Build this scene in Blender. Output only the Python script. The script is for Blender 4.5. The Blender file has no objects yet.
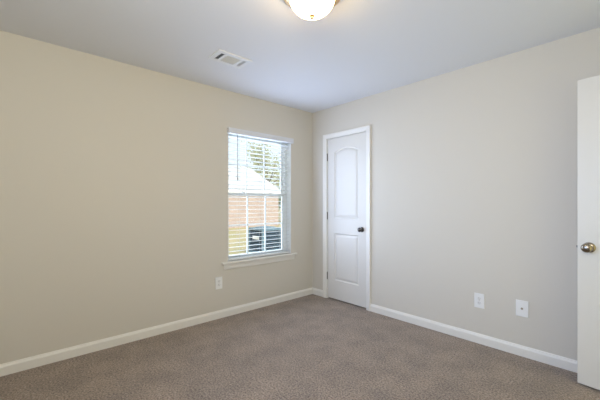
import bpy, bmesh, math, random
from mathutils import Vector, Matrix

# ------------------------------------------------------------------ camera, sky, sun, lamps, exposure
SC = bpy.context.scene
COL = SC.collection
PI = math.pi
XL, YB, XR, YF, H = -3.095, 3.034, 0.45, -0.47, 2.44      # room faces
F_PX, YAW, CAM_Z = 320.4, math.radians(47.8), 1.217

cam_d = bpy.data.cameras.new('camera')
cam_d.sensor_width = 36.0
cam_d.lens = 36.0 * F_PX / 600.0
cam_d.shift_y = 3.5 / 600.0
cam_d.clip_start = 0.02
cam_d.clip_end = 500
cam = bpy.data.objects.new('camera', cam_d)
COL.objects.link(cam)
cam.location = (0, 0, CAM_Z)
cam.rotation_euler = (PI / 2, 0, YAW)
SC.camera = cam

SC.view_settings.view_transform = 'Standard'
SC.view_settings.look = 'None'
SC.view_settings.gamma = 1.0
SC.view_settings.use_curve_mapping = False
SC.view_settings.exposure = 0.0

world = bpy.data.worlds.new('world')
SC.world = world
world.use_nodes = True
nt = world.node_tree
nt.nodes.clear()
sky = nt.nodes.new('ShaderNodeTexSky')
sky.sky_type = 'NISHITA'
sky.sun_disc = False
sky.sun_elevation = math.radians(42)
sky.sun_rotation = math.radians(80)
sky.air_density = 1.0
sky.dust_density = 3.0
bgn = nt.nodes.new('ShaderNodeBackground')
bgn.inputs['Strength'].default_value = 0.36
wo = nt.nodes.new('ShaderNodeOutputWorld')
hz = nt.nodes.new('ShaderNodeMix')                       # thin bright overcast over the clear sky
hz.data_type = 'RGBA'
hz.inputs[0].default_value = 0.7
hz.inputs[7].default_value = (3.2, 3.2, 3.2, 1)
nt.links.new(sky.outputs[0], hz.inputs[6])
nt.links.new(hz.outputs[2], bgn.inputs['Color'])
nt.links.new(bgn.outputs[0], wo.inputs['Surface'])

def lamp(name, kind, loc, energy, color, size=None, size_y=None, direction=None):
    d = bpy.data.lights.new(name, kind)
    d.energy = energy
    d.color = color
    if kind == 'AREA':
        d.shape = 'RECTANGLE'
        d.size = size
        d.size_y = size_y or size
    elif kind == 'POINT':
        d.shadow_soft_size = size
    elif kind == 'SUN':
        d.angle = size
    o = bpy.data.objects.new(name, d)
    COL.objects.link(o)
    o.location = loc
    if direction is not None:
        o.rotation_euler = Vector(direction).to_track_quat('-Z', 'Y').to_euler()
    return o

lamp('sun', 'SUN', (10, 4, 20), 3.2, (1.0, 0.95, 0.87), 0.02, direction=(-0.80, 0.28, -0.62))
# daylight at the window in view, then added fill lamps from unseen sides
lamp('window_sky_glow', 'AREA', (-3.36, 2.203, 1.31), 25, (0.68, 0.82, 1.0), 1.0, 1.5, direction=(1, 0, 0.1))
lamp('window_daylight', 'AREA', (XL + 0.062, 2.203, 1.30), 14.6, (0.56, 0.69, 1.0), 0.84, 1.34, direction=(1, 0, 0.12))
fw = lamp('front_fill', 'AREA', (-1.45, YF - 0.02, 1.40), 13.6, (0.37, 0.56, 1.0), 1.5, 1.3, direction=(0.22, 1, -0.12))  # added cool fill, set in the invented front opening
fw.data.spread = math.radians(105)
lamp('doorway_fill', 'AREA', (XR + 0.06, 2.34, 1.05), 6.3, (1.0, 0.92, 0.42), 0.7, 1.9, direction=(-1, 0, 0))  # added warm fill; no lamp is known in the doorway
lamp('camera_side_fill', 'AREA', (-0.1, -0.15, 1.9), 28, (1.0, 0.975, 0.84), 0.6, 0.5, direction=(-1, 0.5, 0.1))  # added soft fill beside the camera, not a fixture of the room
DOME_EMIT = 23.0
DOME_COLOR = (1.0, 0.70, 0.34, 1)

# ------------------------------------------------------------------ materials
def mat(name, color, rough=0.5, metal=0.0, bump=None, var=None, spec=0.5):
    m = bpy.data.materials.new(name)
    m.use_nodes = True
    n, l = m.node_tree.nodes, m.node_tree.links
    p = n['Principled BSDF']
    p.inputs['Base Color'].default_value = (*color, 1)
    p.inputs['Roughness'].default_value = rough
    p.inputs['Metallic'].default_value = metal
    p.inputs['Specular IOR Level'].default_value = spec
    tc = n.new('ShaderNodeTexCoord')
    if bump:
        scale, strength, dist = bump
        t = n.new('ShaderNodeTexNoise')
        t.inputs['Scale'].default_value = scale
        t.inputs['Detail'].default_value = 3
        l.new(tc.outputs['Object'], t.inputs['Vector'])
        b = n.new('ShaderNodeBump')
        b.inputs['Strength'].default_value = strength
        b.inputs['Distance'].default_value = dist
        l.new(t.outputs['Fac'], b.inputs['Height'])
        l.new(b.outputs[0], p.inputs['Normal'])
    if var:
        scale, c2 = var
        t = n.new('ShaderNodeTexNoise')
        t.inputs['Scale'].default_value = scale
        t.inputs['Detail'].default_value = 4
        l.new(tc.outputs['Object'], t.inputs['Vector'])
        r = n.new('ShaderNodeValToRGB')
        r.color_ramp.elements[0].position = 0.35
        r.color_ramp.elements[1].position = 0.65
        r.color_ramp.elements[0].color = (*color, 1)
        r.color_ramp.elements[1].color = (*c2, 1)
        l.new(t.outputs['Fac'], r.inputs['Fac'])
        l.new(r.outputs[0], p.inputs['Base Color'])
    return m

M = {}
M['wall'] = mat('wall_paint', (0.655, 0.62, 0.555), 0.75, bump=(160, 0.12, 0.002), spec=0.3)
M['ceiling'] = mat('ceiling_paint', (0.785, 0.80, 0.835), 0.9, bump=(120, 0.15, 0.003), spec=0.2)
M['trim'] = mat('trim_paint', (0.81, 0.79, 0.745), 0.35)
M['door'] = mat('door_paint', (0.725, 0.705, 0.665), 0.38, bump=(300, 0.05, 0.001))
M['vinyl'] = mat('vinyl', (0.82, 0.84, 0.85), 0.35)
M['slat'] = mat('blind_slat', (0.76, 0.77, 0.78), 0.4)
M['valance'] = mat('valance_white', (0.72, 0.735, 0.78), 0.4)
M['cord'] = mat('cord', (0.55, 0.56, 0.57), 0.8)
M['wand'] = mat('wand_plastic', (0.22, 0.23, 0.24), 0.25)
M['plate'] = mat('plate_plastic', (0.85, 0.85, 0.84), 0.3)
M['socket'] = mat('socket_plastic', (0.80, 0.80, 0.79), 0.3)
M['dark'] = mat('dark_slot', (0.02, 0.02, 0.02), 0.6)
M['nickel'] = mat('satin_nickel', (0.33, 0.285, 0.225), 0.24, 1.0)
M['dark_nickel'] = mat('dark_satin_metal', (0.13, 0.12, 0.11), 0.3, 1.0)
M['hinge'] = mat('hinge_metal', (0.22, 0.21, 0.19), 0.35, 1.0)
M['brass'] = mat('connector_metal', (0.40, 0.36, 0.28), 0.3, 1.0)
M['ring'] = mat('brushed_nickel', (0.66, 0.48, 0.27), 0.42, 1.0)
M['vent'] = mat('vent_enamel', (0.80, 0.81, 0.82), 0.45)
M['ac'] = mat('ac_cabinet', (0.050, 0.095, 0.135), 0.45, 0.3)
M['ac_dark'] = mat('ac_coil', (0.012, 0.018, 0.025), 0.7)
M['ac_top'] = mat('ac_top', (0.17, 0.27, 0.35), 0.4, 0.2)
M['label'] = mat('white_label', (0.85, 0.85, 0.85), 0.5)
M['roof'] = mat('pale_shingles', (0.58, 0.575, 0.57), 0.9, var=(6, (0.50, 0.50, 0.50)))
M['fascia'] = mat('white_fascia', (0.85, 0.85, 0.85), 0.6)
M['grass'] = mat('dry_lawn', (0.50, 0.42, 0.25), 0.95, var=(1.3, (0.38, 0.35, 0.17)))
M['bark'] = mat('bark', (0.16, 0.12, 0.09), 0.9, bump=(12, 0.5, 0.03))
M['concrete'] = mat('concrete', (0.5, 0.49, 0.46), 0.9)

def carpet_mat():
    m = bpy.data.materials.new('carpet_pile')
    m.use_nodes = True
    n, l = m.node_tree.nodes, m.node_tree.links
    p = n['Principled BSDF']
    p.inputs['Roughness'].default_value = 1.0
    p.inputs['Specular IOR Level'].default_value = 0.05
    p.inputs['Sheen Weight'].default_value = 0.25
    p.inputs['Sheen Roughness'].default_value = 0.5
    tc = n.new('ShaderNodeTexCoord')
    v = n.new('ShaderNodeTexNoise'); v.inputs['Scale'].default_value = 84; v.inputs['Detail'].default_value = 4
    v.inputs['Roughness'].default_value = 0.75
    l.new(tc.outputs['Object'], v.inputs['Vector'])
    r = n.new('ShaderNodeValToRGB')
    r.color_ramp.elements[0].position = 0.34; r.color_ramp.elements[0].color = (0.090, 0.058, 0.041, 1)
    r.color_ramp.elements[1].position = 0.68; r.color_ramp.elements[1].color = (0.49, 0.395, 0.32, 1)
    l.new(v.outputs['Fac'], r.inputs['Fac'])
    g = n.new('ShaderNodeTexNoise'); g.inputs['Scale'].default_value = 5.0; g.inputs['Detail'].default_value = 3
    l.new(tc.outputs['Object'], g.inputs['Vector'])
    g2 = n.new('ShaderNodeValToRGB')
    g2.color_ramp.elements[0].position = 0.35; g2.color_ramp.elements[0].color = (0.83, 0.83, 0.84, 1)
    g2.color_ramp.elements[1].position = 0.65; g2.color_ramp.elements[1].color = (1.10, 1.08, 1.05, 1)
    l.new(g.outputs['Fac'], g2.inputs['Fac'])
    mx = n.new('ShaderNodeMix'); mx.data_type = 'RGBA'; mx.blend_type = 'MULTIPLY'; mx.inputs[0].default_value = 1
    l.new(r.outputs[0], mx.inputs[6]); l.new(g2.outputs[0], mx.inputs[7])
    l.new(mx.outputs[2], p.inputs['Base Color'])
    b = n.new('ShaderNodeBump'); b.inputs['Strength'].default_value = 0.9; b.inputs['Distance'].default_value = 0.008
    l.new(v.outputs['Fac'], b.inputs['Height']); l.new(b.outputs[0], p.inputs['Normal'])
    return m
M['carpet'] = carpet_mat()

def brick_mat():
    m = bpy.data.materials.new('peach_brick')
    m.use_nodes = True
    n, l = m.node_tree.nodes, m.node_tree.links
    p = n['Principled BSDF']; p.inputs['Roughness'].default_value = 0.9
    tc = n.new('ShaderNodeTexCoord')
    sp = n.new('ShaderNodeSeparateXYZ'); cb = n.new('ShaderNodeCombineXYZ')
    l.new(tc.outputs['Object'], sp.inputs[0])
    ad = n.new('ShaderNodeMath'); ad.operation = 'ADD'
    l.new(sp.outputs['X'], ad.inputs[0]); l.new(sp.outputs['Y'], ad.inputs[1])
    l.new(ad.outputs[0], cb.inputs['X']); l.new(sp.outputs['Z'], cb.inputs['Y'])
    b = n.new('ShaderNodeTexBrick')
    b.inputs['Color1'].default_value = (0.50, 0.38, 0.325, 1)
    b.inputs['Color2'].default_value = (0.39, 0.285, 0.245, 1)
    b.inputs['Mortar'].default_value = (0.50, 0.44, 0.40, 1)
    b.inputs['Scale'].default_value = 1.0
    b.inputs['Brick Width'].default_value = 0.21
    b.inputs['Row Height'].default_value = 0.075
    b.inputs['Mortar Size'].default_value = 0.01
    l.new(cb.outputs[0], b.inputs['Vector'])
    l.new(b.outputs['Color'], p.inputs['Base Color'])
    return m
M['brick'] = brick_mat()

def glass_mat():
    m = bpy.data.materials.new('window_glass')
    m.use_nodes = True
    n, l = m.node_tree.nodes, m.node_tree.links
    n.clear()
    o = n.new('ShaderNodeOutputMaterial'); mx = n.new('ShaderNodeMixShader')
    t = n.new('ShaderNodeBsdfTransparent'); t.inputs[0].default_value = (0.95, 0.975, 0.97, 1)
    g = n.new('ShaderNodeBsdfGlossy'); g.inputs['Roughness'].default_value = 0.01
    f = n.new('ShaderNodeFresnel'); f.inputs['IOR'].default_value = 1.3
    l.new(f.outputs[0], mx.inputs[0]); l.new(t.outputs[0], mx.inputs[1]); l.new(g.outputs[0], mx.inputs[2])
    l.new(mx.outputs[0], o.inputs['Surface'])
    return m
M['glass'] = glass_mat()

def dome_mat():
    m = bpy.data.materials.new('lit_frosted_glass')
    m.use_nodes = True
    p = m.node_tree.nodes['Principled BSDF']
    p.inputs['Base Color'].default_value = (0.9, 0.88, 0.84, 1)
    p.inputs['Roughness'].default_value = 0.25
    p.inputs['Emission Color'].default_value = DOME_COLOR
    p.inputs['Emission Strength'].default_value = DOME_EMIT
    return m
M['dome'] = dome_mat()

def leaf_mat(name, color, amount):
    m = mat(name, color, 0.6)
    n, l = m.node_tree.nodes, m.node_tree.links
    t = n.new('ShaderNodeBsdfTranslucent'); t.inputs[0].default_value = (*color, 1)
    mx = n.new('ShaderNodeMixShader'); mx.inputs[0].default_value = amount
    l.new(n['Principled BSDF'].outputs[0], mx.inputs[1]); l.new(t.outputs[0], mx.inputs[2])
    l.new(mx.outputs[0], n['Material Output'].inputs['Surface'])
    return m
M['leaf'] = leaf_mat('pale_leaf', (0.62, 0.63, 0.43), 0.5)
M['leaf_dark'] = leaf_mat('leaf', (0.30, 0.36, 0.16), 0.4)

# ------------------------------------------------------------------ helpers
def link(name, bm, m, parent=None, smooth=False, auto=None):
    bmesh.ops.recalc_face_normals(bm, faces=bm.faces)
    me = bpy.data.meshes.new(name)
    bm.to_mesh(me); bm.free()
    me.materials.append(m)
    if smooth or auto:
        for p in me.polygons: p.use_smooth = True
    o = bpy.data.objects.new(name, me)
    COL.objects.link(o)
    if auto:
        try:
            me.set_sharp_from_angle(angle=math.radians(auto))
        except Exception:
            pass
    if parent: o.parent = parent
    return o

def tag(o, label=None, cat=None, group=None, kind=None):
    if label: o['label'] = label
    if cat: o['category'] = cat
    if group: o['group'] = group
    if kind: o['kind'] = kind
    return o

def empty(name, loc=(0, 0, 0), rz=0.0, **kw):
    o = bpy.data.objects.new(name, None)
    o.empty_display_size = 0.1
    COL.objects.link(o)
    o.location = loc
    o.rotation_euler = (0, 0, rz)
    return tag(o, **kw)

def box(bm, x0, x1, y0, y1, z0, z1, bevel=0.0, seg=2):
    vs = [bm.verts.new((x, y, z)) for x in (x0, x1) for y in (y0, y1) for z in (z0, z1)]
    idx = [(0, 1, 3, 2), (4, 6, 7, 5), (0, 4, 5, 1), (2, 3, 7, 6), (0, 2, 6, 4), (1, 5, 7, 3)]
    fs = [bm.faces.new([vs[i] for i in f]) for f in idx]
    if bevel:
        es = list({e for f in fs for e in f.edges})
        bmesh.ops.bevel(bm, geom=es, offset=bevel, segments=seg, affect='EDGES', profile=0.5)
    return vs

def B(): return bmesh.new()

def boxobj(name, m, parent, *a, **k):
    bm = B(); box(bm, *a, **k)
    return link(name, bm, m, parent)

def lathe(bm, prof, n=32, mtx=Matrix.Identity(4), sx=1.0):
    """prof: (r, h) pairs around local z"""
    rings = []
    for r, h in prof:
        if r < 1e-6:
            rings.append([bm.verts.new(mtx @ Vector((0, 0, h)))])
        else:
            rings.append([bm.verts.new(mtx @ Vector((r * sx * math.cos(2 * PI * i / n), r * math.sin(2 * PI * i / n), h))) for i in range(n)])
    for a, b in zip(rings, rings[1:]):
        for i in range(n):
            j = (i + 1) % n
            if len(a) == 1 and len(b) == 1: continue
            if len(a) == 1: bm.faces.new((a[0], b[i], b[j]))
            elif len(b) == 1: bm.faces.new((a[i], b[0], a[j]))
            else: bm.faces.new((a[i], b[i], b[j], a[j]))
    for ring in (rings[0], rings[-1]):
        if len(ring) > 2:
            try: bm.faces.new(ring)
            except ValueError: pass

def cyl(bm, p0, p1, r, n=10, r1=None):
    p0, p1 = Vector(p0), Vector(p1)
    q = (p1 - p0).to_track_quat('Z', 'Y').to_matrix().to_4x4()
    lathe(bm, [(r, 0), (r if r1 is None else r1, (p1 - p0).length)], n, Matrix.Translation(p0) @ q)

def sweep(bm, prof, path, close=False):
    """Mitred sweep of a closed 2-D profile (a, b) along a path: each path entry = (point, vec_a, vec_b)."""
    rings = [[bm.verts.new(Vector(p) + Vector(va) * a + Vector(vb) * b) for a, b in prof] for p, va, vb in path]
    n = len(prof)
    pairs = list(zip(rings, rings[1:])) + ([(rings[-1], rings[0])] if close else [])
    for r0, r1 in pairs:
        for i in range(n):
            bm.faces.new((r0[i], r0[(i + 1) % n], r1[(i + 1) % n], r1[i]))
    if not close:
        bm.faces.new(rings[0]); bm.faces.new(rings[-1][::-1])

def wall_with_hole(bm, axis, c0, c1, u0, u1, z0, z1, holes):
    """slab between c0,c1 on axis; u across; rectangular holes (ua,ub,za,zb), one seamless mesh"""
    us = sorted({u0, u1, *[h[0] for h in holes], *[h[1] for h in holes]})
    zs = sorted({z0, z1, *[h[2] for h in holes], *[h[3] for h in holes]})
    def P(c, u, z): return (c, u, z) if axis == 'x' else (u, c, z)
    V = {}
    def v(c, u, z):
        k = (c, u, z)
        if k not in V: V[k] = bm.verts.new(P(*k))
        return V[k]
    def solid(i, j):
        if i < 0 or j < 0 or i >= len(us) - 1 or j >= len(zs) - 1: return False
        um, zm = (us[i] + us[i + 1]) / 2, (zs[j] + zs[j + 1]) / 2
        return not any(h[0] < um < h[1] and h[2] < zm < h[3] for h in holes)
    for i in range(len(us) - 1):
        for j in range(len(zs) - 1):
            if not solid(i, j): continue
            a, b, c, d = us[i], us[i + 1], zs[j], zs[j + 1]
            for cc in (c0, c1):
                bm.faces.new((v(cc, a, c), v(cc, b, c), v(cc, b, d), v(cc, a, d)))
            for (di, dj, pa, pb) in ((-1, 0, (a, c), (a, d)), (1, 0, (b, c), (b, d)), (0, -1, (a, c), (b, c)), (0, 1, (a, d), (b, d))):
                if not solid(i + di, j + dj):
                    bm.faces.new((v(c0, *pa), v(c0, *pb), v(c1, *pb), v(c1, *pa)))

def copy_tree(o, parent=None):
    c = o.copy(); COL.objects.link(c)
    if parent: c.parent = parent
    for ch in [x for x in bpy.data.objects if x.parent == o]:
        copy_tree(ch, c)
    return c

def S(o, label=None):
    o['kind'] = 'structure'
    if label: o['label'] = label
    return o

# ------------------------------------------------------------------ room shell
WT = 0.16
WIN = (1.754, 2.652, 0.565, 2.03)                 # window opening y0,y1,z0,z1
DX0, DX1, DZ = -2.820, -2.212, 2.044              # closet doorway clear opening
EY0, EY1 = 1.955, 2.742                            # entry doorway on the right wall

bm = B(); box(bm, XL - WT, XR + 0.12, YF - WT, YB + 0.12, -0.10, 0.0)
S(link('floor', bm, M['carpet']), 'taupe brown cut pile carpet over the whole room')
bm = B(); box(bm, XL - WT, 2.2, YF - WT, YB + 0.9, H, H + 0.2)
S(link('ceiling', bm, M['ceiling']), 'flat white ceiling')
bm = B(); wall_with_hole(bm, 'x', XL - WT, XL, YF - WT, YB + 0.12, -0.1, H, [WIN])
S(link('wall_left', bm, M['wall']), 'warm beige wall with the window in it')
bm = B(); wall_with_hole(bm, 'y', YB, YB + 0.12, XL, XR, 0, H, [(DX0 - 0.02, DX1 + 0.02, -1, DZ + 0.02)])
S(link('wall_back', bm, M['wall']), 'greige wall with the closet door in it')
bm = B(); wall_with_hole(bm, 'x', XR, XR + 0.12, YF - WT, YB + 0.12, 0, H, [(EY0, EY1, -1, 2.06)])
S(link('wall_right', bm, M['wall']))
FW = (-2.2, -0.7, 0.75, 2.05)  # opening invented to hold the added front fill
bm = B(); wall_with_hole(bm, 'y', YF - WT, YF, XL, XR, -0.1, H, [FW])
S(link('wall_front', bm, M['wall']))
# hallway beyond the entry doorway and closet behind the closet door
bm = B(); box(bm, XR + 0.12, 2.1, 0.9, YB + 0.12, -0.10, 0.0); S(link('floor_hall', bm, M['carpet']))
bm = B(); box(bm, 2.1, 2.2, 0.8, YB + 0.12, -0.1, H); box(bm, XR + 0.12, 2.1, 0.8, 0.9, -0.1, H); box(bm, XR + 0.12, 2.2, YB + 0.12, YB + 0.22, -0.1, H)
S(link('wall_hall', bm, M['wall']))
bm = B(); box(bm, -3.1, -1.9, YB + 0.72, YB + 0.82, -0.1, H); box(bm, -3.2, -3.1, YB + 0.12, YB + 0.82, -0.1, H); box(bm, -1.9, -1.8, YB + 0.12, YB + 0.82, -0.1, H)
S(link('wall_closet', bm, M['wall']))
bm = B(); box(bm, -3.2, -1.8, YB + 0.12, YB + 0.82, -0.1, 0.0); S(link('floor_closet', bm, M['carpet']))

# baseboards: profile (out from the wall, up)
BB = [(0, 0), (0.014, 0), (0.014, 0.060), (0.0115, 0.068), (0.0085, 0.073), (0.006, 0.082), (0, 0.083)]
def baseboard(name, p0, p1, nrm, m0=0, m1=0):
    """m0/m1: mitre factors at the ends along the run"""
    d = (Vector(p1) - Vector(p0)).normalized(); n = Vector(nrm)
    bm = B()
    sweep(bm, BB, [(p0, n + d * m0, (0, 0, 1)), (p1, n - d * m1, (0, 0, 1))])
    return S(link(name, bm, M['trim']))
CAS = 0.057
baseboard('baseboard_left', (XL, YF, 0), (XL, YB, 0), (1, 0, 0), 1, 1)
baseboard('baseboard_back', (XL, YB, 0), (DX0 - 0.005 - CAS, YB, 0), (0, -1, 0), 1, 0)
baseboard('baseboard_back', (DX1 + 0.005 + CAS, YB, 0), (XR, YB, 0), (0, -1, 0), 0, 1)
baseboard('baseboard_front', (XL, YF, 0), (XR, YF, 0), (0, 1, 0), 1, 1)
baseboard('baseboard_right', (XR, YF, 0), (XR, EY0 - 0.062, 0), (-1, 0, 0), 1, 0)
baseboard('baseboard_right', (XR, EY1 + 0.062, 0), (XR, YB, 0), (-1, 0, 0), 0, 1)

# door casings (a: outward from opening, b: out from the wall)
CP = [(0, 0), (0, 0.011), (0.006, 0.014), (0.020, 0.015), (0.030, 0.019), (0.050, 0.0225), (CAS, 0.0215), (CAS, 0)]
def casing(name, u0, u1, ztop, plane, axis, nrm):
    bm = B(); n = Vector(nrm)
    U = Vector((1, 0, 0)) if axis == 'x' else Vector((0, 1, 0)); Z = Vector((0, 0, 1))
    def P(u, z): return (u, plane, z) if axis == 'x' else (plane, u, z)
    sweep(bm, CP, [(P(u0, 0), -U, n), (P(u0, ztop), Z - U, n), (P(u1, ztop), Z + U, n), (P(u1, 0), U, n)])
    return S(link(name, bm, M['trim']))
t1 = casing('trim_1', DX0 - 0.005, DX1 + 0.005, DZ + 0.003, YB, 'x', (0, -1, 0)); t1['label'] = 'white casing around the closet door'
casing('trim_2', EY0 + 0.012, EY1 - 0.012, 2.05, XR, 'y', (-1, 0, 0))
# jambs with stops
bm = B()
box(bm, DX0 - 0.02, DX0, YB + 0.0005, YB + 0.12, 0, DZ); box(bm, DX1, DX1 + 0.02, YB + 0.0005, YB + 0.12, 0, DZ); box(bm, DX0 - 0.02, DX1 + 0.02, YB + 0.0005, YB + 0.12, DZ, DZ + 0.02)
box(bm, DX0, DX0 + 0.012, YB + 0.042, YB + 0.075, 0, DZ); box(bm, DX1 - 0.012, DX1, YB + 0.042, YB + 0.075, 0, DZ); box(bm, DX0, DX1, YB + 0.042, YB + 0.075, DZ - 0.012, DZ)
S(link('trim_3', bm, M['trim']), 'white jamb of the closet door')
bm = B()
box(bm, XR, XR + 0.12, EY0, EY0 + 0.018, 0, 2.045); box(bm, XR, XR + 0.12, EY1 - 0.018, EY1, 0, 2.045); box(bm, XR, XR + 0.12, EY0, EY1, 2.045, 2.06)
S(link('trim_4', bm, M['trim']))

# ------------------------------------------------------------------ moulded two-panel door
def outline(x0, x1, z0, z1, rise, d, n=18):
    x0 += d; x1 -= d; z0 += d
    pts = [(x0, z0), (x1, z0)]
    if rise <= 0:
        return pts + [(x1, z1 - d), (x0, z1 - d)]
    w = (x1 - x0) + 2 * d
    R = (w * w / 4 + rise * rise) / (2 * rise); cx = (x0 + x1) / 2; cz = z1 - R
    for i in range(n + 1):
        x = x1 + (x0 - x1) * i / n
        pts.append((x, cz + math.sqrt(max(0, (R - d) ** 2 - (x - cx) ** 2))))
    return pts

def door_slab(W, Hh, T, panels):
    """front face on y=0 looking to -y, back on y=T, both moulded"""
    bm = B()
    prof = [(0, 0), (0.004, 0.006), (0.012, 0.0105), (0.018, 0.0105), (0.040, 0.0035), (0.046, 0.003)]
    outer = []
    for side, s in ((0.0, 1), (T, -1)):
        oc = [bm.verts.new((x, side, z)) for x, z in ((0, 0), (W, 0), (W, Hh), (0, Hh))]
        outer.append(oc)
        edges = [bm.edges.new((oc[i], oc[(i + 1) % 4])) for i in range(4)]
        for (x0, x1, z0, z1, rise) in panels:
            prev = None
            for d, dep in prof:
                ring = [bm.verts.new((x, side + s * dep, z)) for x, z in outline(x0, x1, z0, z1, rise, d)]
                if prev is None:
                    k = len(ring)
                    edges += [bm.edges.new((ring[i], ring[(i + 1) % k])) for i in range(k)]
                else:
                    for i in range(len(ring)):
                        j = (i + 1) % len(ring)
                        bm.faces.new((prev[i], prev[j], ring[j], ring[i]))
                prev = ring
            bm.faces.new(prev)
        bmesh.ops.triangle_fill(bm, use_beauty=True, edges=edges)
    a, b = outer
    for i in range(4):
        j = (i + 1) % 4
        bm.faces.new((a[i], a[j], b[j], b[i]))
    return bm

def knob_set(parent, x, z, s, T, m, both=True):
    """rose, neck and ball on the front (and back) of a slab; s = scale"""
    for side in ((-1, 1) if both else (-1,)):
        y = 0 if side < 0 else T
        mt = Matrix.Translation((x, y, z)) @ Matrix.Rotation(PI / 2 if side < 0 else -PI / 2, 4, 'X') @ Matrix.Scale(s, 4)
        bm = B(); lathe(bm, [(0.032, 0), (0.0325, 0.003), (0.030, 0.007), (0.022, 0.010), (0.013, 0.012)], 32, mt)
        k = link('door_knob', bm, m, parent, auto=50)
        tag(k, 'satin metal round knob')
        bm = B(); lathe(bm, [(0.0125, 0.010), (0.011, 0.020), (0.0115, 0.030), (0.014, 0.033)], 24, mt)
        link('neck', bm, m, k, auto=60)
        bm = B(); lathe(bm, [(0.013, 0.031), (0.021, 0.034), (0.0265, 0.041), (0.0285, 0.049), (0.0275, 0.057), (0.022, 0.064), (0.012, 0.0675), (0, 0.0685)], 32, mt)
        link('ball', bm, m, k, auto=60)

def hinge(parent, x, y, z):
    bm = B()
    for i in range(5):
        lathe(bm, [(0.0062, 0), (0.0066, 0.0008), (0.0066, 0.0164), (0.0062, 0.0172)], 12, Matrix.Translation((x, y, z - 0.0445 + i * 0.0178)))
    lathe(bm, [(0.0045, 0), (0.0055, 0.002), (0.0, 0.0055)], 12, Matrix.Translation((x, y, z + 0.0445)))
    lathe(bm, [(0.0, -0.0055), (0.0055, -0.002), (0.0045, 0)], 12, Matrix.Translation((x, y, z - 0.0445)))
    h = link('hinge', bm, M['hinge'], parent, auto=40)
    tag(h, 'dark metal hinge')
    bm = B(); box(bm, x - 0.004, x - 0.0005, y, y + 0.034, z - 0.0445, z + 0.0445)
    link('hinge_leaf', bm, M['hinge'], h)

# closet door, slab face 4 mm back from the wall plane, seen front (-y)
SX0, SX1 = DX0 + 0.0035, DX1 - 0.0035
cd = empty('door_1', (SX0, YB + 0.004, 0.016)); tag(cd, 'closed narrow white two panel closet door with arched upper panel', 'door', kind='structure')
W = SX1 - SX0
sl = link('door_slab', door_slab(W, 2.024, 0.035, [(0.112, W - 0.112, 0.985 + 0.03, 1.895, 0.052), (0.112, W - 0.112, 0.235, 0.825, 0)]), M['door'], cd)
knob_set(cd, W - 0.062, 0.898, 0.92, 0.035, M['dark_nickel'])
for z in (0.275, 1.045, 1.795): hinge(cd, -0.002, -0.0075, z)

# open entry door: free edge near the back wall, hinged on the right wall
ED = math.radians(-7.2)
ed = empty('door_2', (-0.343, 2.831, 0.014), ED); tag(ed, 'open white two panel entry door at the right edge', 'door', kind='structure')
W2 = 0.760
link('door_slab', door_slab(W2, 2.030, 0.035, [(0.135, W2 - 0.135, 0.985 + 0.03, 1.895, 0.06), (0.135, W2 - 0.135, 0.235, 0.825, 0)]), M['door'], ed)
knob_set(ed, 0.060, 0.914, 1.05, 0.035, M['nickel'])
bm = B(); box(bm, -0.0012, 0.001, 0.005, 0.030, 0.885, 0.943); box(bm, -0.009, 0, 0.011, 0.024, 0.906, 0.922, bevel=0.002)
link('latch', bm, M['hinge'], ed)
for z in (0.23, 1.03, 1.80):
    bm = B(); cyl(bm, (W2 + 0.006, 0.043, z - 0.0445), (W2 + 0.006, 0.043, z + 0.0445), 0.0062, 12)
    box(bm, W2 + 0.0005, W2 + 0.0035, 0.004, 0.043, z - 0.044, z + 0.044)
    link('hinge', bm, M['hinge'], ed)

# ------------------------------------------------------------------ window in the left wall
wn = empty('window_1', (XL, 0, 0)); tag(wn, 'white double hung window with divided panes', 'window', kind='structure')
wy0, wy1, wz0, wz1 = WIN
def ring_frame(bm, x0, x1, y0, y1, z0, z1, l, r, b, t, bev=0.002):
    box(bm, x0, x1, y0, y0 + l, z0, z1, bev); box(bm, x0, x1, y1 - r, y1, z0, z1, bev)
    box(bm, x0, x1, y0 + l, y1 - r, z0, z0 + b, bev); box(bm, x0, x1, y0 + l, y1 - r, z1 - t, z1, bev)
bm = B(); ring_frame(bm, -0.135, -0.078, wy0, wy1, 0.588, wz1, 0.022, 0.034, 0.015, 0.022)
link('window_frame', bm, M['vinyl'], wn)
GY0, GY1, ZM = 1.803, 2.572, 1.322
def sash(x0, x1, z0, z1, b, t):
    bm = B(); ring_frame(bm, x0, x1, wy0 + 0.022, wy1 - 0.034, z0, z1, GY0 - wy0 - 0.022, wy1 - 0.034 - GY1, b, t)
    s = link('sash', bm, M['vinyl'], wn)
    xm = (x0 + x1) / 2
    bm = B(); box(bm, xm - 0.003, xm + 0.003, GY0 - 0.004, GY1 + 0.004, z0 + b - 0.004, z1 - t + 0.004)
    link('glass', bm, M['glass'], s)
    bm = B(); w = 0.0062
    for k in (1, 2):
        y = GY0 + (GY1 - GY0) * k / 3
        box(bm, xm - 0.008, xm + 0.008, y - w, y + w, z0 + b, z1 - t)
    zc = (z0 + b + z1 - t) / 2
    box(bm, xm - 0.0075, xm + 0.0075, GY0, GY1, zc - w, zc + w)
    link('muntin', bm, M['vinyl'], s)
    return s
sash(-0.128, -0.106, ZM - 0.014, wz1 - 0.022, 0.032, 0.035)
lower = sash(-0.104, -0.082, 0.603, ZM + 0.018, 0.035, 0.034)
for y in (2.0, 2.40):
    bm = B(); box(bm, -0.100, -0.080, y - 0.022, y + 0.022, ZM + 0.018, ZM + 0.027, 0.003)
    lathe(bm, [(0.011, 0), (0.011, 0.008), (0.006, 0.010)], 16, Matrix.Translation((-0.092, y, ZM + 0.027)))
    link('sash_lock', bm, M['vinyl'], lower)
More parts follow.
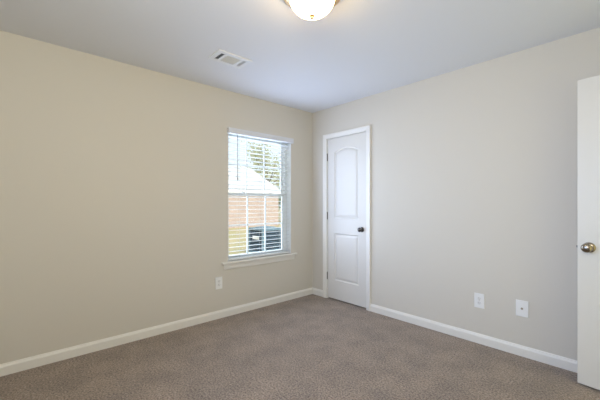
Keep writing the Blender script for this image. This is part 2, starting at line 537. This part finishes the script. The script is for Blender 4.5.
# stool with horns, and apron
bm = B()
box(bm, XL - 0.078, XL, wy0, wy1, 0.566, 0.587)
box(bm, XL - 0.0005, XL + 0.040, 1.672, 2.728, 0.566, 0.587, bevel=0.004, seg=3)
o = link('trim_5', bm, M['trim']); S(o, 'white window stool'); 
bm = B()
AP = [(0, 0), (0.008, 0), (0.011, 0.010), (0.013, 0.030), (0.016, 0.045), (0.016, 0.062), (0, 0.062)]
sweep(bm, AP, [((XL, 1.700, 0.504), (1, 0, 0), (0, 0, 1)), ((XL, 2.700, 0.504), (1, 0, 0), (0, 0, 1))])
S(link('trim_6', bm, M['trim']), 'white apron under the window stool')

# white liner on the sides and head of the window opening
bm = B()
box(bm, XL - 0.078, XL - 0.0005, wy0 + 0.0005, wy0 + 0.006, 0.587, wz1 - 0.001); box(bm, XL - 0.078, XL - 0.0005, wy1 - 0.006, wy1 - 0.0005, 0.587, wz1 - 0.001)
box(bm, XL - 0.078, XL - 0.0005, wy0 + 0.006, wy1 - 0.006, wz1 - 0.006, wz1 - 0.001)
S(link('trim_7', bm, M['vinyl']), 'white lining of the window opening')

# invented window in the front wall behind the camera, made for the fill
w2 = empty('added_window', (0, YF, 0)); tag(w2, kind='structure')
bm = B()
for (a, b_, c, d) in ((FW[0], FW[0] + .05, FW[2], FW[3]), (FW[1] - .05, FW[1], FW[2], FW[3]), (FW[0] + .05, FW[1] - .05, FW[2], FW[2] + .05), (FW[0] + .05, FW[1] - .05, FW[3] - .05, FW[3]), (-1.48, -1.42, FW[2] + .05, FW[3] - .05)):
    box(bm, a, b_, -0.13, -0.08, c, d)
link('window_frame', bm, M['vinyl'], w2)
bm = B(); box(bm, FW[0] + .05, FW[1] - .05, -0.108, -0.102, FW[2] + .05, FW[3] - .05); link('glass', bm, M['glass'], w2)

# ------------------------------------------------------------------ blind
BX = XL - 0.030                                   # centre plane of the slats
bl = empty('window_blind', (BX, 2.203, 0.587))
tag(bl, 'white faux wood slatted blind lowered and open in the window', 'blind')
bl0 = bl.location.copy()
def L(x, y, z): return (x - bl0.x, y - bl0.y, z - bl0.z)
by0, by1 = 1.766, 2.630
bm = B(); box(bm, BX - 0.028 - bl0.x, BX + 0.028 - bl0.x, by0 - bl0.y, by1 - bl0.y, 1.985 - bl0.z, 2.026 - bl0.z, 0.002)
link('headrail', bm, M['valance'], bl)
bm = B()
VP = [(0, 0), (0.007, 0), (0.010, 0.006), (0.010, 0.018), (0.0085, 0.022), (0.0085, 0.042), (0.011, 0.048), (0.011, 0.058), (0, 0.058)]
x_, z_ = XL + 0.033 - bl0.x, 1.977 - bl0.z
sweep(bm, VP, [((x_, 1.742 - bl0.y, z_), (1, 0, 0), (0, 0, 1)), ((x_, 2.660 - bl0.y, z_), (1, 0, 0), (0, 0, 1))])
for ya, yb in ((1.742, 1.751), (2.651, 2.660)):
    box(bm, XL + 0.002 - bl0.x, x_, ya - bl0.y, yb - bl0.y, z_ + 0.001, z_ + 0.057)
link('valance', bm, M['valance'], bl)
def slat_bm():
    bm = B(); n = 8; w = 0.0255; top, bot = [], []
    for i in range(n + 1):
        u = -w + 2 * w * i / n
        h = 0.0022 * (1 - (u / w) ** 2)
        top.append((u, h + 0.0013)); bot.append((u, h - 0.0013))
    prof = top + bot[::-1]
    sweep(bm, prof, [((0, by0 - 2.203, 0), (1, 0, 0), (0, 0, 1)), ((0, by1 - 2.203, 0), (1, 0, 0), (0, 0, 1))])
    return bm
NS, Z0, PITCH = 29, 0.640, 0.0463
s0 = link('slat', slat_bm(), M['slat'], bl, auto=40)
s0.rotation_euler = (0, math.radians(-5), 0)
for k in range(NS):
    s = s0 if k == 0 else s0.copy()
    if k: COL.objects.link(s); s.parent = bl
    s.location = (0, 0, Z0 + k * PITCH - bl0.z)
bm = B(); box(bm, -0.026, 0.026, by0 - 2.203, by1 - 2.203, 0.594 - bl0.z, 0.612 - bl0.z, 0.003)
link('bottom_rail', bm, M['slat'], bl)
for y in (1.90, 2.204, 2.51):
    bm = B()
    for dx in (-0.0275, 0.0275):
        cyl(bm, (dx, y - 2.203, 0.612 - bl0.z), (dx, y - 2.203, 1.985 - bl0.z), 0.0011, 6)
    for k in range(NS):
        z = Z0 + k * PITCH - bl0.z - 0.004
        cyl(bm, (-0.0275, y - 2.203, z - 0.0024), (0.0275, y - 2.203, z + 0.0024), 0.0007, 4)
    link('ladder_cord', bm, M['cord'], bl)
bm = B(); wx, wy = XL + 0.020 - bl0.x, 1.862 - 2.203
cyl(bm, (wx, wy, 1.500 - bl0.z), (wx, wy, 1.965 - bl0.z), 0.0038, 8)
lathe(bm, [(0.0035, 0), (0.0055, 0.006), (0.0055, 0.030), (0.0035, 0.036)], 8, Matrix.Translation((wx, wy, 1.470 - bl0.z)))
cyl(bm, (wx, wy, 1.963 - bl0.z), (wx - 0.02, wy, 1.992 - bl0.z), 0.002, 6)
tag(link('tilt_wand', bm, M['wand'], bl), 'dark grey tilt wand')

# ------------------------------------------------------------------ ceiling light
CLX, CLY = -1.309, 1.281
cl = empty('ceiling_light', (CLX, CLY, H))
tag(cl, 'lit flush mount ceiling light with frosted white glass dome', 'ceiling light')
bm = B(); lathe(bm, [(0.0, 0), (0.130, 0), (0.158, -0.006), (0.172, -0.016), (0.176, -0.026), (0.172, -0.034), (0.163, -0.040), (0.150, -0.045), (0.140, -0.050), (0.133, -0.049), (0.130, -0.030), (0.0, -0.028)], 64)
tag(link('mounting_ring', bm, M['ring'], cl, auto=35), 'brushed metal mounting ring')
R0, H0 = 0.130, 0.106
bm = B(); lathe(bm, [(R0 * math.cos(t), -0.046 - H0 * math.sin(t)) for t in [i / 20 * PI / 2 for i in range(20)]] + [(0, -0.046 - H0)], 64)
link('glass_dome', bm, M['dome'], cl, smooth=True)
bm = B(); zf = -0.046 - H0
lathe(bm, [(0.0, zf + 0.005), (0.016, zf + 0.003), (0.0175, zf - 0.001), (0.014, zf - 0.004), (0.009, zf - 0.007), (0.0105, zf - 0.012), (0.008, zf - 0.017), (0, zf - 0.019)], 24)
link('finial', bm, M['ring'], cl, auto=60)

# ------------------------------------------------------------------ ceiling register
vt = empty('air_vent', (-2.408, 1.386, H))
tag(vt, 'white rectangular louvred air vent in the ceiling', 'air vent')
hx, hy = 0.103, 0.158
bm = B()
ix0, ix1 = -0.064, 0.060
secs = [(-0.114, -0.082), (-0.060, 0.064), (0.091, 0.120)]
# bevelled outer frame with bars between the three openings
def quad_frame(bm):
    zt, zb = 0.0, -0.009
    box(bm, -hx, ix0, -hy, hy, zb, zt, 0.003); box(bm, ix1, hx, -hy, hy, zb, zt, 0.003)
    ys = [-hy] + [v for s in secs for v in s] + [hy]
    for a, b_ in zip(ys[::2], ys[1::2]):
        box(bm, ix0 - 0.004, ix1 + 0.004, a, b_, zb + 0.0004, zt, 0.002)
quad_frame(bm)
link('frame', bm, M['vent'], vt)
bm = B(); box(bm, ix0 - 0.002, ix1 + 0.002, -0.118, 0.124, -0.0012, -0.0004)
link('backing', bm, M['dark'], vt)
def louver(x0, x1, y, ang, along='x', ln=0.009):
    bm = B(); c, s = math.cos(ang) * ln / 2, math.sin(ang) * ln / 2
    if along == 'x':
        sec = [(-c, -s), (c, s), (c, s + 0.0008), (-c, -s + 0.0008)]
        sweep(bm, sec, [((x0, y, -0.005), (0, 1, 0), (0, 0, 1)), ((x1, y, -0.005), (0, 1, 0), (0, 0, 1))])
    else:
        sec = [(-c, -s), (c, s), (c, s + 0.0008), (-c, -s + 0.0008)]
        sweep(bm, sec, [((y, x0, -0.005), (1, 0, 0), (0, 0, 1)), ((y, x1, -0.005), (1, 0, 0), (0, 0, 1))])
    return link('louver', bm, M['vent'], vt)
for y in (-0.104, -0.092): louver(ix0, ix1, y, math.radians(60), ln=0.007)
for y in (0.097, 0.1055, 0.114): louver(ix0, ix1, y, math.radians(-75))
for k in range(11):
    louver(secs[1][0], secs[1][1], ix0 + 0.006 + k * 0.0112, math.radians(62), 'y')
for y in (-0.135, 0.139):
    bm = B(); lathe(bm, [(0.0, -0.012), (0.003, -0.0115), (0.004, -0.009), (0, -0.009)], 12, Matrix.Translation((0, y, 0)))
    link('screw', bm, M['vent'], vt)

# ------------------------------------------------------------------ outlets (local: plate in x-z, facing -y)
def plate(name, w, h):
    root = empty(name)
    bm = B(); box(bm, -w / 2, w / 2, -0.006, 0, -h / 2, h / 2)
    es = [e for e in bm.edges if all(v.co.y < -0.005 for v in e.verts)]
    bmesh.ops.bevel(bm, geom=es, offset=0.0035, segments=3, affect='EDGES', profile=0.6)
    link('cover_plate', bm, M['plate'], root)
    return root
def duplex(w=0.080, h=0.126):
    r = plate('wall_outlet', w, h)
    for zc in (0.0195, -0.0195):
        bm = B(); n = 20; out = []
        for i in range(n):
            a = 2 * PI * i / n
            out.append((0.0172 * math.cos(a), max(-0.0137, min(0.0137, 0.0172 * math.sin(a)))))
        f0 = [bm.verts.new((x, -0.005, zc + z)) for x, z in out]; f1 = [bm.verts.new((x * .97, -0.0082, zc + z * .97)) for x, z in out]
        for i in range(n): bm.faces.new((f0[i], f0[(i + 1) % n], f1[(i + 1) % n], f1[i]))
        bm.faces.new(f1)
        s = link('socket', bm, M['socket'], r)
        bm = B()
        box(bm, -0.0078, -0.0055, -0.0085, -0.0081, zc - 0.001, zc + 0.0075); box(bm, 0.0055, 0.0078, -0.0085, -0.0081, zc, zc + 0.0065)
        cyl(bm, (0, -0.0081, zc - 0.0065), (0, -0.0085, zc - 0.0065), 0.0024, 10)
        link('slots', bm, M['dark'], s)
    bm = B(); cyl(bm, (0, -0.0055, 0), (0, -0.0072, 0), 0.0032, 12); link('screw', bm, M['brass'], r)
    return r
o1 = duplex(); o1.location = (-1.018, YB, 0.3705)
tag(o1, 'white duplex power outlet on the back wall, left of the jack plate', 'outlet', 'white wall plates')
o2 = copy_tree(o1); o2.location = (XL, 1.644, 0.374); o2.rotation_euler = (0, 0, PI / 2)
tag(o2, 'white duplex power outlet on the window wall, low and left of the window', 'outlet', 'white wall plates')
o3 = plate('jack_plate', 0.084, 0.128); o3.location = (-0.704, YB, 0.3785)
tag(o3, 'white cable jack plate with a round metal connector, nearest the open door', 'wall plate', 'white wall plates')
mt = Matrix.Rotation(PI / 2, 4, 'X')
bm = B(); lathe(bm, [(0.0085, 0.005), (0.0085, 0.008), (0.0055, 0.0085), (0.0055, 0.017), (0.0035, 0.0172), (0.0035, 0.010), (0, 0.010)], 12, mt)
link('coaxial_connector', bm, M['brass'], o3, auto=40)
for z in (0.042, -0.042):
    bm = B(); lathe(bm, [(0.0034, 0.0055), (0.0032, 0.007), (0, 0.0076)], 12, Matrix.Translation((0, 0, z)) @ mt); link('screw', bm, M['plate'], o3)

# ------------------------------------------------------------------ outdoors
GZ = -0.30
bm = B()
vs = [bm.verts.new(p) for p in ((-80, -60, GZ), (60, -60, GZ), (60, 90, GZ), (-80, 90, GZ))]
bm.faces.new(vs)
vb = [bm.verts.new((v.co.x, v.co.y, GZ - 0.4)) for v in vs]
bm.faces.new(vb[::-1])
for i in range(4): bm.faces.new((vs[i], vb[i], vb[(i + 1) % 4], vs[(i + 1) % 4]))
g = link('ground', bm, M['grass']); S(g, 'dry yellow green lawn outside')

XH = -17.5
hs = empty('brick_house', (XH, 8.0, GZ))
tag(hs, 'peach brick house with a pale gabled roof seen through the window', 'house')
hy0, hy1, ez, dp = -8.0, 5.85, 2.28, 8.0             # local along y, eave height, depth
bm = B(); box(bm, -dp, 0, hy0, hy1, 0, ez)
# gable triangle on the far end
rz = 1.95
for y in (hy1 - 0.1, hy0 + 0.1):
    a = [bm.verts.new((x, yy, z)) for yy in (y - 0.1, y + 0.1) for x, z in ((0, ez), (-dp, ez), (-dp / 2, ez + rz))]
    bm.faces.new(a[:3]); bm.faces.new(a[3:][::-1])
    for i in range(3): bm.faces.new((a[i], a[(i + 1) % 3], a[3 + (i + 1) % 3], a[3 + i]))
link('brick_wall', bm, M['brick'], hs)
bm = B()
ov, th = 0.15, 0.12
sl_ = rz / (dp / 2)
sec = [(ov, ez - ov * sl_), (-dp / 2, ez + rz), (-dp - ov, ez - ov * sl_), (-dp - ov, ez - ov * sl_ + th), (-dp / 2, ez + rz + th), (ov, ez - ov * sl_ + th)]
sweep(bm, sec, [((0, hy0 - 0.3, 0), (1, 0, 0), (0, 0, 1)), ((0, hy1 + 0.3, 0), (1, 0, 0), (0, 0, 1))])
link('roof', bm, M['roof'], hs)
bm = B(); box(bm, ov, ov + 0.03, hy0 - 0.3, hy1 + 0.3, ez - ov * sl_ - 0.08, ez - ov * sl_ + th)
link('fascia', bm, M['fascia'], hs)
for yy in (-6.2, -1.6):
    bm = B(); ring_frame(bm, 0, 0.05, yy, yy + 1.0, 0.7, 2.0, 0.06, 0.06, 0.06, 0.06)
    wdn = link('window', bm, M['vinyl'], hs)
    bm = B(); box(bm, 0.002, 0.02, yy + 0.06, yy + 0.94, 0.76, 1.94); link('pane', bm, M['ac_dark'], wdn)

# air conditioner on the lawn
AXC, AYC, AS, AH = -7.78, 5.66, 0.36, 0.80
ac = empty('air_conditioner', (AXC, AYC, GZ))
tag(ac, 'dark blue grey outdoor air conditioner on the lawn', 'air conditioner')
bm = B(); box(bm, -AS + 0.03, AS - 0.03, -AS + 0.03, AS - 0.03, 0.09, AH - 0.04); link('coil', bm, M['ac_dark'], ac)
bm = B(); box(bm, -AS, AS, -AS, AS, 0.07, 0.12, 0.01); box(bm, -AS, AS, -AS, AS, AH - 0.07, AH, 0.015)
for sx in (-1, 1):
    for sy in (-1, 1):
        box(bm, sx * AS - 0.025 - 0.025 * sx, sx * AS + 0.025 - 0.025 * sx, sy * AS - 0.025 - 0.025 * sy, sy * AS + 0.025 - 0.025 * sy, 0.1, AH - 0.05)
link('cabinet', bm, M['ac_top'], ac)
for sx, sy in ((1, 0), (-1, 0), (0, 1), (0, -1)):
    bm = B()
    for k in range(11):
        z = 0.155 + k * 0.053
        for a in (-1,):
            p = [(0.0, 0.0), (0.018, -0.022), (0.020, -0.020), (0.002, 0.004)]
            if sx: sweep(bm, p, [((sx * (AS - 0.018), -AS + .05, z), (sx, 0, 0), (0, 0, 1)), ((sx * (AS - 0.018), AS - .05, z), (sx, 0, 0), (0, 0, 1))])
            else: sweep(bm, p, [((-AS + .05, sy * (AS - 0.018), z), (0, sy, 0), (0, 0, 1)), ((AS - .05, sy * (AS - 0.018), z), (0, sy, 0), (0, 0, 1))])
    link('louver_panel', bm, M['ac'], ac)
bm = B(); lathe(bm, [(0.30, AH), (0.30, AH + 0.02), (0.05, AH + 0.045), (0, AH + 0.045)], 24); link('fan_guard', bm, M['ac_top'], ac, auto=40)
bm = B(); box(bm, -0.13, 0.17, -AS - 0.012, -AS + 0.01, 0.475, 0.575, 0.004)
tag(link('name_plate', bm, M['label'], ac), 'white rectangular name plate')
bm = B(); box(bm, -AS - 0.06, AS + 0.06, -AS - 0.06, AS + 0.06, -0.02, 0.065, 0.01); link('pad', bm, M['concrete'], ac)

# trees beyond the house
def tree(name, label, x, y, hgt, crown_z, rx, rz_, nleaf, size, seed, lm, group):
    rnd = random.Random(seed)
    root = empty(name, (x, y, GZ)); tag(root, label, 'tree', group)
    bm = B()
    cyl(bm, (0, 0, 0), (0.15, 0.1, crown_z), 0.22, 8, 0.12)
    tips = []
    for i in range(16):
        a = rnd.uniform(0, 2 * PI); e = rnd.uniform(-0.1, 1.2); q = rnd.uniform(0.55, 1.0)
        z0 = crown_z * rnd.uniform(0.6, 1.0)
        p = Vector((rx * q * math.cos(a) * math.cos(e), rx * q * math.sin(a) * math.cos(e), crown_z + rz_ * q * math.sin(e)))
        cyl(bm, (0.15 * z0 / crown_z, 0.1 * z0 / crown_z, z0), p, 0.06, 5, 0.02)
        tips.append(p)
    link('trunk', bm, M['bark'], root)
    bm = B()
    for i in range(nleaf):
        t = rnd.choice(tips); b_ = Vector((0, 0, crown_z))
        c = b_.lerp(t, rnd.uniform(0.35, 1.08)) + Vector([rnd.gauss(0, 0.33) for _ in range(3)])
        u = Vector([rnd.gauss(0, 1) for _ in range(3)]).normalized(); w = u.orthogonal().normalized()
        s = size * rnd.uniform(0.6, 1.3)
        v = [bm.verts.new(c + u * s), bm.verts.new(c + w * s * 0.45), bm.verts.new(c - u * s), bm.verts.new(c - w * s * 0.45)]
        bm.faces.new(v)
    link('foliage', bm, lm, root)
    return root
def at(px, depth):
    f = Vector((-math.sin(YAW), math.cos(YAW), 0)); r = Vector((math.cos(YAW), math.sin(YAW), 0))
    return f * depth + r * ((px - 300) / F_PX * depth)
G = 'trees beyond the brick house'
for nm, lab, px, dep, h_, cz, rx, rz_, nl, sz, sd, lm in [
    ('leafy_tree', 'tallest airy pale green tree above the right end of the roof', 266, 31, 9, 4.0, 3.2, 4.0, 2500, 0.13, 3, 'leaf'),
    ('leafy_tree', 'low green tree over the left part of the roof', 238, 36, 6, 3.6, 2.4, 1.9, 1400, 0.13, 5, 'leaf'),
    ('leafy_tree', 'sparse green tree at the right side of the window view', 286, 40, 7, 3.4, 2.2, 3.0, 1500, 0.13, 8, 'leaf'),
    ('bushy_tree', 'dark green bushy tree beside the end of the brick house', 285, 27, 3, 1.6, 1.5, 1.4, 2200, 0.12, 11, 'leaf_dark')]:
    p = at(px, dep)
    tree(nm, lab, p.x, p.y, h_, cz, rx, rz_, nl, sz, sd, M[lm], G)
